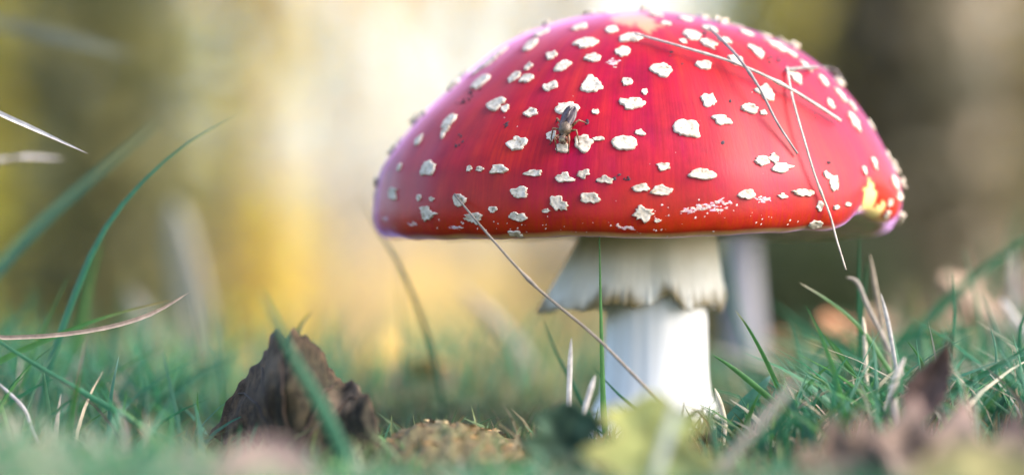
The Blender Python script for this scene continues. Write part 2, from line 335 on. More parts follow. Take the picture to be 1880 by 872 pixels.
# gills under the cap: pleated sheet from the rim up to the stem
mb = MB(); gp = []; NGL = 480
for i in range(7):
    t = i / 6
    for j in range(NGL):
        ph = 2 * math.pi * j / NGL - math.pi * 1.5; e, _ = cap_pt(NT - 1, ph); rr = lerp(math.hypot(e.x, e.y), .015, t)
        zz = lerp(e.z, ZC + .010, sm(0, .8, t)) + (.0022 if j % 2 else -.0016) * sm(0, .12, t)
        gp.append(Vector((rr * math.cos(ph), rr * math.sin(ph), zz)))
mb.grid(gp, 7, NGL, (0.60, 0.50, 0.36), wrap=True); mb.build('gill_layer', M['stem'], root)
# stem
SX = .005; mb = MB(); sp = []; scol = []
for i in range(40):
    t = i / 39; z = lerp(-.018, ZC + .016, t)
    rr = .0142 + .0012 * sm(.6, .0, t) + .006 * math.exp(-((z + .002) / .010) ** 2)
    for j in range(72):
        ph = 2 * math.pi * j / 72; q = rr * (1 + .035 * nz(math.cos(ph) * 4, math.sin(ph) * 4, z * 12) + .022 * nz(math.cos(ph) * 14, math.sin(ph) * 14, z * 20))
        q += .0010 * math.sin(z * 900) * math.exp(-((z - .004) / .006) ** 2)
        sp.append(Vector((SX + .0012 * t + q * math.cos(ph), q * math.sin(ph), z))); k = lerp(.72, .66, sm(.02, -.01, z)) * (1 + .10 * nz(math.cos(ph) * 7, math.sin(ph) * 7, z * 30)); scol.append((k, k * .985, k * .955))
mb.grid(sp, 40, 72, scol, wrap=True); mb.build('stem', M['stem'], root)
# ring: skirt flaring from under the cap, ragged margin
mb = MB(); rp = []; rc = []; NR = 360
for i in range(22):
    t = i / 21
    for j in range(NR):
        ph = 2 * math.pi * j / NR; cph, sph = math.cos(ph), math.sin(ph)
        def gs(c, s): q = (math.degrees(ph) - c + 180) % 360 - 180; return math.exp(-(q / s) ** 2)
        rend = .0178 + .0155 * gs(185, 46) + .003 * gs(90, 50)
        fold = 1.6 * nz(cph * 1.9, sph * 1.9, 2) + .25 * nz(cph * 4, sph * 4, 7)
        rr = lerp(.0148, rend, t ** 1.15) + .0011 * fold * t ** 1.5
        zend = .0368 + .0035 * nz(cph * 2.5 + 4, sph * 2.5) + .0013 * nz(cph * 4.2, sph * 4.2, 4) + .0004 * nz(cph * 11, sph * 11, 6) + .0008 * nz(cph * 45, sph * 45, 3) + .0030 * gs(-88, 16)
        zz = lerp(ZC + .015, zend, t) - .002 * math.sin(math.pi * t) * (1 - t)
        if t > .9: rr += .0010 * nz(cph * 20, sph * 20, 9)
        e = sm(.84, .99, t + .10 * nz(cph * 9, sph * 9, t * 3)) * sm(-.5, .1, nz(cph * 3.2, sph * 3.2, 12))
        rp.append(Vector((SX + .001 + rr * cph, rr * sph, zz))); rc.append(tuple(lerp(a, b, e) for a, b in zip((lerp(.62, .80, sm(.25, .7, t)), lerp(.54, .775, sm(.25, .7, t)), lerp(.42, .72, sm(.25, .7, t))), (.22, .17, .08))))  # upper ring tan: the cap's shade painted into its cream colour
mb.grid(rp, 22, NR, rc, wrap=True); ring = mb.build('ring', M['ring'], root)
md = ring.modifiers.new('thick', 'SOLIDIFY'); md.thickness = .0007

# warts on the cap, laid on its surface: (px, py, width, height, style)
WARTS = [(972,85,34,20),(1063,51,30,16),(1124,56,26,16),(1076,81,39,22),(1014,103,27,26,'tri'),(1037,120,26,19),(1088,107,32,14),(1142,95,29,22),(1127,115,31,18,'scrape'),(971,123,19,12),
 (945,142,25,18),(968,144,26,15),(881,153,39,23),(901,112,31,21),(1008,161,35,18),(1087,157,44,28),(1150,151,23,19),(1159,192,48,24),(1183,169,14,11),(911,192,50,21),(928,200,20,12),(975,208,29,17),(1041,199,46,20),(1093,206,14,9),
 (826,222,31,26),(816,243,22,18,'tri'),(769,258,23,21),(951,264,44,27),(1013,250,20,24),(1033,273,28,20),(1072,262,40,30),(1098,256,22,9),(1147,263,53,32),(1176,245,18,14),(787,310,40,29),(734,307,17,18),(862,310,14,11),(882,311,20,11),(915,312,44,17),
 (981,318,32,13),(1035,327,34,20),(1071,319,22,17),(1112,331,29,16),(953,354,42,22),(1083,364,46,23),(1025,374,34,27,'rough'),(722,356,44,23),(770,364,18,12),(793,366,16,8),(786,393,40,23,'rough'),(684,357,16,22),(708,402,54,10,'scrape'),(844,367,31,23),(872,400,42,20,'rough'),(904,384,18,12),(950,397,42,17),
 (1180,392,40,27,'rough'),(947,429,28,9),(996,60,30,14),(1112,24,32,14),(920,95,28,14),(876,130,22,14),(1161,71,42,16),(1215,130,40,28),(1292,120,33,19),(1351,111,35,20),(1386,94,30,18),(1428,86,38,22),(1272,66,31,24),(1254,77,14,11),(1298,80,30,22),(1258,36,26,18),
 (1301,185,31,25),(1375,200,42,20),(1401,208,16,10),(1406,170,46,31),(1460,142,37,23),(1326,221,33,19),(1260,236,54,37),(1525,192,18,17),(1566,220,31,31),(1219,307,27,18),(1289,321,60,21),(1179,345,32,15),(1213,350,39,21),(1296,382,104,22,'scrape'),(1370,357,39,20),(1402,366,32,12,'scrape'),(1436,360,23,10),(1474,354,46,15),
 (1398,296,34,21),(1421,291,20,26),(1431,308,46,17),(1517,321,23,15),(1530,337,25,31),(1587,315,17,23),(1604,299,18,21),(1633,291,22,18),(1642,333,26,20),(1651,361,30,20),(1628,395,15,15),(1634,372,15,18),(1505,379,18,17),(1535,381,18,10),(1556,375,20,8),(1577,384,9,9),(1498,412,36,12),(1599,230,20,22),(1510,147,26,20),(1543,175,26,18),(1564,194,20,12),
 (1344,44,30,14),(1300,54,30,18),(1406,66,20,12),(1372,62,26,12),(1205,28,26,14),(1225,45,22,12),(1455,100,24,14),(1480,122,24,16),(1330,75,22,12),(1320,372,50,14,'scrape'),(1262,388,30,10,'scrape'),(1208,405,14,6),(1002,387,16,8),(758,412,40,7,'scrape'),(838,418,30,6,'scrape'),(1150,418,26,6,'scrape')]
def wart(c, n, ax, ay, seed, style='flake', thick=None):
    """one irregular crumbly flake lying on the cap"""
    r = random.Random(seed * 7 + 1); u = Vector((n.y, -n.x, 0)); u = Vector((1, 0, 0)) if u.length < 1e-4 else u.normalized()
    if u.x < 0: u = -u
    v = n.cross(u).normalized(); K = 26; rings = [0, .28, .55, .78, .95, 1.0, 1.03]
    th = thick if thick else (.00048 if style != 'scrape' else .00022) * min(1.5, .5 + ax / .0045)
    hgts = [.75, .80, .85, .95, 1.0, .55, -.4]
    ph0 = r.uniform(0, 9); vs_ = []; cs_ = []
    corners = [(r.uniform(0, 6.28), r.uniform(.16, .4), r.choice([-.18, .15, .25, .38]) * (1 if ax < .0032 else .4)) for _ in range(r.randint(2, 4))]
    out = []
    for k in range(K):
        a = 2 * math.pi * k / K; ca, sa = math.cos(a), math.sin(a)
        f = 1 + (.45 if ax < .0032 else .22) * nz(ca * 1.1 + ph0, sa * 1.1, seed * .37) + (.30 if ax < .0032 else .15) * nz(ca * 2.6 + ph0, sa * 2.6, seed * .7) + .07 * r.uniform(-1, 1)
        for (cg, cw, cs) in corners: f += cs * math.exp(-(((a - cg + math.pi) % (2 * math.pi) - math.pi) / cw) ** 2)
        if style == 'tri': f *= .72 + .5 * max(0, math.cos(1.5 * (a - ph0)) ) ** 2
        if style == 'rough': f *= 1 + .22 * r.uniform(-1, 1)
        if style == 'scrape': f *= 1 + .5 * r.uniform(-1, 1)
        out.append(max(.35, f))
    tone = r.uniform(.90, 1.04); base = (.53 * tone, .475 * tone, .395 * tone)
    if style == 'scrape': base = (.56, .40, .42)
    for ri, rr in enumerate(rings):
        for k in range(K if ri else 1):
            a = 2 * math.pi * k / K; f = out[k] * rr
            q = c + u * (ax * f * math.cos(a)) + v * (ay * f * math.sin(a))
            loc, nn, _, _ = bvh.find_nearest(q)
            if nn.dot(n) < 0: nn = -nn
            rel = nz(q.x * 900 + seed, q.y * 900, q.z * 900) + .6 * nz(q.x * 2200, q.y * 2200, q.z * 2200 + seed)
            hh = th * hgts[ri] * (1 + .38 * rel * (1 if ri < 5 else 0)) + (th * .35 * max(0, math.cos(a * 2 + ph0)) if 2 < ri < 6 else 0)
            if style == 'spike' and ri < 3: hh += .0045 * (1 - rr * 1.8)
            vs_.append(loc + nn * hh); g = 1 - .45 * max(0, rel + .15) * (1 if rr < .6 else .25)
            cs_.append(tuple(b * g for b in base))
    if style == 'scrape':                                  # a smear: many thin shreds of the veil, no slab
        mb = MB(); m_ = int(14 + ax / .0002)
        for _ in range(m_):
            g = r.gauss(0, .42); q = c + u * (ax * g) + v * (ay * (r.gauss(0, .32) + .35 * math.sin(g * 5 + ph0)))
            loc, nn, _, _ = bvh.find_nearest(q); nn = -nn if nn.dot(n) < 0 else nn
            l_, b_ = r.uniform(.0003, .0011), r.uniform(.00012, .00034); tw = r.uniform(-.5, .5); uu = u * math.cos(tw) + v * math.sin(tw); vv = nn.cross(uu)
            rg = [loc + uu * (l_ * math.cos(k_) * r.uniform(.7, 1.2)) + vv * (b_ * math.sin(k_) * r.uniform(.6, 1.3)) - nn * .00005 for k_ in [i_ * .785 for i_ in range(8)]]
            mb.add(rg + [loc + nn * .00022], [(i_, (i_ + 1) % 8, 8) for i_ in range(8)], tuple(x * r.uniform(.8, 1.15) for x in base))
        return mb.build('wart', M['wart'], cap)
    fs = [(0, 1 + k, 1 + (k + 1) % K) for k in range(K)]
    for ri in range(len(rings) - 2):
        for k in range(K):
            a = 1 + ri * K + k; b = 1 + ri * K + (k + 1) % K; fs.append((a, a + K, b + K, b))
    mb = MB(); mb.add(vs_, fs, cs_); return mb.build('wart', M['wart'], cap, smooth=True)
placed = []
for i, wd in enumerate(WARTS):
    px, py, wx, wy = wd[:4]; style = wd[4] if len(wd) > 4 else 'flake'
    c, n = hit(px, py); d = c.y - CAM.y; ax = wx * d / F / 2
    fs_ = max(.28, abs(Vector((0, 0, 1)).dot((n.cross(Vector((1, 0, 0)))).normalized())))
    ay = min(wy * d / F / 2 / fs_, max(ax * 1.25, .001)); placed.append(c)
    wart(c, n, ax * .88, ay * .88, i + 1, style)
r = random.Random(5); k = 0; tries = 0
while k < 80 and tries < 4000:                       # the far side and the crest
    tries += 1; ph = r.uniform(0, 2 * math.pi); i = r.randint(3, NT - 14); q, h = cap_pt(i, ph)
    loc, n, _, _ = bvh.find_nearest(q); n = -n if n.dot(loc - Vector((0, 0, ZC))) < 0 else n
    vis = n.dot((CAM - loc).normalized())
    if vis > .12 or any((loc - o).length < .0062 for o in placed): continue
    placed.append(loc); s = r.uniform(.0016, .0034) * (0.75 if vis > -.1 else 1); wart(loc, n, s, s * r.uniform(.6, .9), 300 + k, 'flake', r.uniform(.0008, .0014)); k += 1
# crumbs of veil too small to pick apart, mostly along the rim
mb = MB(); r = random.Random(12)
def fleck(c, n, s, col, mb=mb):
    u = n.orthogonal().normalized(); v = n.cross(u); K = 6; rr = [s * r.uniform(.5, 1.2) for _ in range(K)]; a0 = r.uniform(0, 6)
    ring = [c + u * (rr[k] * math.cos(a0 + k * 1.047)) + v * (rr[k] * math.sin(a0 + k * 1.047) * .7) - n * s * .1 for k in range(K)]
    mb.add(ring + [c + n * s * .45], [(k, (k + 1) % K, K) for k in range(K)], col)
for _ in range(110):
    q = r.random()
    if q < .6: px = r.uniform(700, 1540); py = r.gauss(414, 9) + (0 if px < 1300 else -(px - 1300) * .05)
    elif q < .8: px = r.gauss(1330, 60); py = 384 + r.gauss(0, 7) - (px - 1330) * .05
    else: px = r.uniform(750, 1550); py = r.uniform(90, 400)
    c, n = hit(px, py); fleck(c, n, r.uniform(.00012, .00048) * (1 if q < .8 else .6), (.60, .48, .46))
mb.build('veil_crumbs', M['wart'], cap)['kind'] = 'stuff'
# soil grains lying on the cap
mb = MB()
for (px, py, n_) in [(850,190,5),(858,178,4),(838,262,5),(845,250,3),(1080,226,3),(1145,329,4),(1133,327,2),(1098,335,1),(1216,121,2),(1234,104,2),(1253,117,1),(868,168,4),(1425,108,7),(1412,112,4),(1488,212,2),(1517,300,2),(1198,28,2),(1290,62,3),(950,346,1),(930,226,3),(1155,330,2),(1402,160,1),(1340,180,1),(1020,95,1),(992,130,1),(1320,260,1)]:
    for _ in range(n_):
        c, n = hit(px + r.gauss(0, 6), py + r.gauss(0, 4)); fleck(c + n * .0001, n, r.uniform(.0003, .00085), (1, 1, 1), mb)
tag(mb.build('soil_grains', M['crumb']), 'dark soil grains sprinkled over the red cap', 'soil', kind='stuff')

# second, slender mushroom standing behind
r2 = empty('pale_mushroom', (X(1374, 1.10), CAM.y + 1.10, 0)); tag(r2, 'slender pale mushroom standing in shade behind the big red one', 'mushroom')
o = r2.location; g = hgt(o.x, o.y); mb = MB(); sp = []
for i in range(20):
    t = i / 19
    for j in range(32):
        ph = 2 * math.pi * j / 32; q = (.0062 + .003 * (1 - t) ** 3) * (1 + .03 * nz(math.cos(ph) * 5, math.sin(ph) * 5, t * 2)); sp.append(Vector((o.x - .004 * t + q * math.cos(ph), o.y + q * math.sin(ph), lerp(g - .01, .068, t))))
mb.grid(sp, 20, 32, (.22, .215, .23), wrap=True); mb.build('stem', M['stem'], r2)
mb = MB(); cp = []; prof = [(0, 22), (8, 21.5), (16, 19), (23, 14), (28, 7), (30, 1), (29, -2), (26, -2), (18, 1), (7, 4)]
for a, b in prof:
    for j in range(48):
        ph = 2 * math.pi * j / 48; q = a * .001 * (1 + .04 * nz(math.cos(ph) * 2, math.sin(ph) * 2)); cp.append(Vector((o.x - .004 + q * math.cos(ph), o.y + q * math.sin(ph), .066 + b * .001)))
mb.grid(cp, len(prof), 48, (0, 0, 0), wrap=True); mb.build('cap', M['cap'], r2)

# ------------------------------------------------------------------ fly on the cap
c, n = hit(1045, 240); fl = empty('fly', c); tag(fl, 'brown bristly fly with folded wings sitting on the red cap', 'fly')
fh = (hit(1034, 282)[0] - hit(1058, 206)[0]); f = (fh - n * fh.dot(n)).normalized(); s = f.cross(n).normalized()
def fp(a, b, h_): return c + f * a + s * b + n * h_      # forward, sideways, up (metres)
mm = .001
# body: rings along its axis (forward mm, half width, half height, lift)
BR = [(-4.6, .15, .15, 2.0), (-4.3, .7, .6, 2.0), (-3.4, 1.25, 1.0, 2.1), (-2.2, 1.5, 1.2, 2.3), (-1.0, 1.4, 1.2, 2.5), (-.3, 1.2, 1.1, 2.6), (.3, 1.5, 1.4, 2.7), (1.2, 1.75, 1.6, 2.8), (2.2, 1.65, 1.5, 2.8), (3.0, 1.2, 1.1, 2.6), (3.35, .6, .6, 2.4), (3.6, .75, .75, 2.3), (3.95, 1.25, 1.15, 2.2), (4.5, 1.35, 1.2, 2.1), (5.0, 1.0, 1.0, 1.9), (5.3, .45, .5, 1.6), (5.4, .1, .1, 1.5)]
mb = MB(); bp = []; bc = []
for (a, hw, hh, up) in BR:
    for k in range(20):
        g = 2 * math.pi * k / 20; bp.append(fp(a * mm, hw * mm * math.cos(g), (up + hh * math.sin(g)) * mm))
        col = (.06, .038, .028) if a < 0 else ((.085, .055, .030) if a < 3.3 else (.075, .045, .025))
        if 0 < a < 3.2 and math.sin(g) > .5 and abs(math.cos(g)) in (lambda z: z)([abs(math.cos(g))]) and int(abs(math.cos(g)) * 8) % 2: col = (.06, .045, .03)
        if 4.75 < a < 5.2: col = (.40, .31, .20)
        bc.append(col)
mb.grid(bp, len(BR), 20, bc, wrap=True)
rb = random.Random(3)
for _ in range(70):                                   # bristles
    a = rb.uniform(-4, 4.2); g = rb.uniform(.2, 2.9); kk = min(range(len(BR)), key=lambda i: abs(BR[i][0] - a)); _, hw, hh, up = BR[kk]
    p0 = fp(a * mm, hw * mm * math.cos(g), (up + hh * math.sin(g)) * mm); p1 = fp((a - .5) * mm, (hw + .55) * mm * math.cos(g), (up + (hh + .55) * math.sin(g)) * mm)
    mb.tube([p0, p1], [.00005, .00001], 3, (.03, .025, .02), cap=False)
mb.build('body', M['insect'], fl)
for sg in (-1, 1):
    mb = MB(); wp = []
    for i in range(12):
        t = i / 11; wdt = 1.55 * math.sin(math.pi * min(1, .08 + t * .92)) ** .6 * (1.0 - .1 * t)
        for j in range(7):
            q = j / 6 - .5; x_ = (1.4 - 7.0 * t); y_ = sg * (1.0 - .25 * t) + q * 2 * wdt * (.45 + .55 * t)
            wp.append(fp(x_ * mm, y_ * mm, (4.15 - .9 * t - .35 * abs(y_) + .12 * math.sin(9 * q + 4 * t) + (.10 if sg > 0 else 0)) * mm))
    mb.grid(wp, 12, 7, (1, 1, 1)); wo = mb.build('wing', M['wing'], fl)
    md = wo.modifiers.new('thick', 'SOLIDIFY'); md.thickness = .00006
    mb = MB(); ep = []
    for i in range(9):
        for k in range(12):
            a = math.pi * i / 8; g = 2 * math.pi * k / 12; ep.append(fp((4.35 + .62 * math.cos(a)) * mm, (sg * 1.05 + .48 * math.sin(a) * math.cos(g)) * mm, (2.45 + .72 * math.sin(a) * math.sin(g)) * mm))
    mb.grid(ep, 9, 12, (.16, .045, .02), wrap=True); mb.build('eye', M['insect'], fl)
    for (a0, a1, a2, sp1, sp2) in [(2.6, 4.6, 6.6, 2.0, 1.6), (1.4, 1.8, 4.2, 3.2, 4.0), (.2, -1.4, -2.6, 3.0, 4.2)]:
        foot, fn, _, _ = bvh.find_nearest(fp(a2 * mm, sg * sp2 * mm, 0)); knee = fp(a1 * mm, sg * sp1 * mm, 3.1 * mm); hip = fp(a0 * mm, sg * 1.0 * mm, 1.7 * mm)
        ank = knee.lerp(foot, .72) + n * .0003
        toe = bvh.find_nearest(foot + (foot - knee).normalized() * .0009)[0] + n * .00008
        mb = MB(); mb.tube([hip, hip.lerp(knee, .5) + n * .0002, knee, knee.lerp(ank, .5), ank, foot + n * .0001, toe], [.0003, .00034, .00024, .0002, .00016, .00013, .00009], 7, [(.16, .08, .035)] * 4 + [(.06, .035, .02)] * 3); mb.build('leg', M['insect'], fl)
    mb = MB(); mb.tube([fp(5.0 * mm, sg * .35 * mm, 2.4 * mm), fp(5.8 * mm, sg * .55 * mm, 2.5 * mm), fp(6.2 * mm, sg * .9 * mm, 2.5 * mm)], [.00016, .0001, .00003], 5, (.05, .03, .02)); mb.build('antenna', M['insect'], fl)

# ------------------------------------------------------------------ straws and stalks lying on the cap
STRAW = (.50, .43, .36); GREY = (.26, .235, .22); PALE = (.50, .46, .40); TAN = (.55, .46, .32)
def stalk(name, label, cat, path, rad, col, nodes=(), group=None, n=28):
    rad *= .78; p = smooth_path(path, n); rr = []; cc = []
    for i in range(n):
        t = i / (n - 1); k = rad * (1 - .35 * t) * (1 + .12 * nz(i * .7, rad * 9000))
        for q in nodes: k += rad * .55 * math.exp(-((t - q) / .012) ** 2)
        rr.append(k); v = 1 + .25 * nz(i * .5, label.__len__()); cc.append(tuple(x * v for x in col))
    mb = MB(); mb.tube(p, rr, 8, cc); o = mb.build(name, M['dry'], origin=p[0]); return tag(o, label, cat, group)
def on(px, py, up=.0012): q, n_ = hit(px, py); return q + n_ * up
stalk('dry_grass_stalk', 'long pale dry grass stalk lying across the crown of the red cap', 'straw', [on(1535, 228, .0016), on(1440, 172, .0022), on(1350, 132, .0026), on(1260, 102, .0022), on(1165, 72, .0016)], .00062, PALE, (.3, .68))
stalk('dry_grass_stalk', 'grey dry stalk crossing over the pale one on the red cap', 'straw', [on(1300, 65, .002), on(1340, 122, .0042), on(1380, 175, .0040), on(1420, 232, .0020), on(1460, 286, .0010)], .00058, GREY, (.4,))
q1, q2 = on(1490, 330, .0016), on(1516, 392, .0016)
e1 = at(1536, 440, (q2.y - CAM.y) - .001); e2 = at(1553, 495, (q2.y - CAM.y) - .002)
stalk('dry_grass_stalk', 'thin bent straw hanging from the red cap past its rim', 'straw', [on(1440, 130, .0012), on(1447, 190, .002), on(1466, 262, .0022), q1, q2, e1, e2], .00046, STRAW, (.55,))
stalk('dry_grass_stalk', 'short curled dark stalk on the shoulder of the red cap', 'straw', [on(1440, 132, .0008), on(1485, 131, .0014), at(1515, 126, .80), at(1533, 130, .80), at(1548, 152, .80)], .0006, GREY)
stalk('dry_grass_stalk', 'slanting grey brown stem with a node leaning on the rim', 'straw', [at(1262, 785, .712), at(1180, 705, .714), at(1090, 615, .718), at(985, 527, .724), at(900, 435, .729), on(838, 358, .0008)], .00058, (.20, .165, .13), (.63,))

# ------------------------------------------------------------------ grass
GREENS = [(.030, .145, .064), (.042, .170, .082), (.026, .125, .058), (.060, .180, .044), (.055, .175, .105)]
def blade(mb, path, wid, col, n=12, fold=.25, side=None, taper=.45, tipcol=None):
    p = smooth_path(path, n) if len(path) != n else path; pts = []; cc = []
    for i in range(n):
        t = i / (n - 1); tg = (p[min(i + 1, n - 1)] - p[max(i - 1, 0)]).normalized()
        sd_ = side if side is not None else Vector((1, 0, 0)); a = (sd_ - tg * sd_.dot(tg))
        a = a.normalized() if a.length > 1e-3 else tg.orthogonal().normalized(); b = tg.cross(a)
        k = wid * .5 * (min(1, .55 + t * 2) if t < .3 else 1) * (1 if t < taper else max(.04, ((1 - t) / (1 - taper)) ** .75))
        pts += [p[i] - a * k + b * k * fold, p[i] - b * k * fold, p[i] + a * k + b * k * fold]
        q = tuple(lerp(x, y, sm(.72, 1, t)) for x, y in zip(col, tipcol)) if tipcol else col
        q = tuple(x * (1 + .15 * nz(i * .6, wid * 5000)) for x in q); cc += [q, tuple(x * .85 for x in q), q]
    mb.grid(pts, n, 3, cc)
def ground_path(pp, d, dd=0.0):
    """photo points base to tip at distance d; the foot is carried on down to the soil"""
    m_ = len(pp); P = [at(x, y, d + dd * i / max(1, m_ - 1)) for i, (x, y) in enumerate(pp)]
    b = P[0]; g = hgt(b.x, b.y)
    if b.z > g + .001:
        t = (P[0] - P[1]); t.z = min(t.z, -abs(t.length) * .35); t = t * ((b.z - g + .003) / -t.z) if t.z < 0 else t
        if t.length > .06: t = Vector((t.x * .3, t.y * .3, t.z))
        P.insert(0, b + t)
    return P
BLADES = [  # label, photo points base to tip, distance, width in photo px, colour, tip colour, group
 ('long arching green grass blade tallest of those beside the dark leaf', [(62,815),(85,690),(125,570),(180,440),(250,345),(340,265),(437,209)], .77, 15, 1, None, None),
 ('straight leaning green blade running parallel to the long arching one', [(-180,800),(-80,600),(0,485),(100,385),(200,300),(293,220)], .89, 21, 4, None, None),
 ('broad bright green blade rising just behind the arching one', [(132,720),(150,590),(168,500),(186,440)], .86, 17, 3, None, None),
 ('upright green blade slightly curved next to the arching one', [(0,800),(40,700),(75,612),(128,503)], .79, 10, 3, None, None),
 ('short slanting green blade among the dry leaves of the grassy side', [(-45,720),(0,622),(40,575),(77,526)], .86, 9, 1, None, None),
 ('green blade sloping down in front of the arching grass', [(345,828),(200,747),(100,690),(0,628),(-60,585)], .715, 11, 1, None, None),
 ('low bowed yellow green blade lying along the dry tan stalk', [(-80,720),(0,663),(100,618),(200,580),(312,551)], .755, 12, 3, (.30, .22, .08), None),
 ('pale bluish green short upright blade by an orange leaf', [(199,815),(203,730),(218,654)], .735, 11, 4, (.25, .42, .30), None),
 ('small dull green upright blade beside the dark curled leaf', [(330,800),(316,725),(299,643)], .77, 10, 4, None, None),
 ('hair thin dark grass stalk in front of the bleached straw', [(372,800),(366,650),(338,503)], .86, 5, 2, None, None),
 ('broad blurred blade leaning towards the dark curled leaf', [(240,810),(340,722),(432,640)], .95, 24, 1, None, None),
 ('soft green blade slanting across the face of the dark leaf', [(650,872),(590,745),(530,640),(476,528)], .635, 25, 1, None, None),
 ('tiny green blade tip peeping over the dark curled leaf', [(535,640),(552,598),(572,571)], .79, 7, 1, None, None),
 ('dark green grass stem curving up to the edge of the cap', [(812,742),(795,650),(765,560),(728,478),(692,420),(655,352)], .835, 8, 2, (.14, .11, .05), None),
 ('thin upright grass stem under the rim by the curving one', [(745,742),(739,600),(727,438)], .90, 6, 2, None, None),
 ('bright green blade standing upright in front of the white stem', [(1110,772),(1108,740),(1104,600),(1100,406)], .733, 12, 3, None, None),
 ('green blade leaning away from the white stem', [(1078,760),(1055,712),(1025,655),(995,583)], .775, 9, 0, None, None),
 ('short thin blade lying against the foot of the white stem', [(1168,752),(1130,718),(1088,673)], .752, 6, 0, None, None),
 ('tall upright green blade of the clump beside bleached stubble', [(1582,730),(1577,560),(1578,426)], .78, 10, 0, None, None),
 ('second upright blade crossing the tallest one beside bleached stubble', [(1575,720),(1584,570),(1593,478)], .79, 10, 0, None, None),
 ('green blade with a bleached tip bowing over the second mushroom', [(1640,690),(1580,602),(1520,551),(1468,519)], .76, 10, 3, (.62, .55, .40), None),
 ('thin green blade with a pale bud tip beside the stem', [(1450,760),(1405,660),(1372,600),(1350,570)], .73, 9, 3, (.4, .36, .2), None),
 ('curved bright green blade reaching back to the white stem', [(1430,745),(1372,696),(1335,668),(1307,651)], .73, 11, 3, None, None),
 ('broad bluish folded leaf blade beside the foot of the stem', [(1335,780),(1375,735),(1400,708),(1414,690)], .75, 27, 4, (.2, .36, .3), None),
 ('long green blade slanting far over the tawny litter', [(1630,650),(1700,592),(1780,517),(1880,442),(1960,395)], .87, 19, 0, None, None),
 ('dark green blade lying across the brown leaf edge', [(1800,690),(1850,660),(1905,625)], .72, 10, 2, None, None),
 ('low green blade lying level over the tawny litter', [(1640,634),(1720,615),(1818,594)], .80, 9, 0, None, None),
 ('tall blurred stalk hanging in the gap beside the second mushroom', [(1385,680),(1350,560),(1333,470),(1330,400)], .93, 9, 2, None, None),
]
GC = 'green blades growing from the tawny litter'
for pp, d, wpx in [([(1738,690),(1752,590),(1749,498)], .77, 8), ([(1802,690),(1797,575),(1768,453)], .82, 9), ([(1788,680),(1762,590),(1738,482)], .83, 9), ([(1850,670),(1825,595),(1800,537)], .79, 8), ([(1855,700),(1862,560),(1878,365)], .96, 8), ([(1770,660),(1800,565),(1845,480),(1868,380)], .97, 13), ([(1690,670),(1690,610),(1718,560)], .80, 8), ([(1880,700),(1872,610),(1890,560)], .76, 10), ([(1700,700),(1740,640),(1800,560)], .9, 10), ([(1830,690),(1828,640),(1818,600)], .74, 6), ([(1900,640),(1850,560),(1800,430)], 1.0, 12)]:
    BLADES.append(('slim upright green blade growing out of the tawny litter', pp, d, wpx, rnd.choice([0, 1, 4]), None, GC))
GD = 'green blades of the dense tuft beside the mushroom'
for pp, d, wpx in [([(1560,650),(1480,605),(1415,553)], .86, 14), ([(1650,730),(1570,650),(1495,598)], .85, 14), ([(1490,760),(1465,650),(1448,585)], .80, 12), ([(1580,700),(1545,660),(1515,618)], .75, 9), ([(1450,740),(1500,690),(1525,668)], .74, 9), ([(1690,740),(1640,680),(1590,610)], .81, 13), ([(1540,770),(1530,700),(1560,650)], .73, 9), ([(1590,720),(1640,640),(1680,590)], .80, 12), ([(1700,700),(1690,660),(1665,625)], .74, 8), ([(1510,800),(1550,730),(1620,690)], .72, 9), ([(1600,760),(1510,700),(1430,670)], .77, 10), ([(1400,800),(1460,770),(1530,760)], .70, 9), ([(1480,700),(1510,640),(1570,600)], .82, 9), ([(1560,800),(1540,745),(1560,715)], .71, 10)]:
    BLADES.append(('green blade of the dense grass tuft beside the mushroom', pp, d, wpx, rnd.choice([0, 1, 2, 3]), None, GD))
for lab, pp, d, wpx, ci, tip, grp in BLADES:
    mb = MB(); P = ground_path(pp, d); s_ = Vector((1, rnd.uniform(-.5, .5), 0.15))
    if abs(P[-1].x - P[0].x) > abs(P[-1].z - P[0].z): s_ = Vector((.1, rnd.uniform(-.4, .4), 1))
    blade(mb, P, wpx * d / F, GREENS[ci], 16, .3, s_, tipcol=tip)
    tag(mb.build('grass_blade', M['grass'], origin=P[0]), lab, 'grass blade', grp)
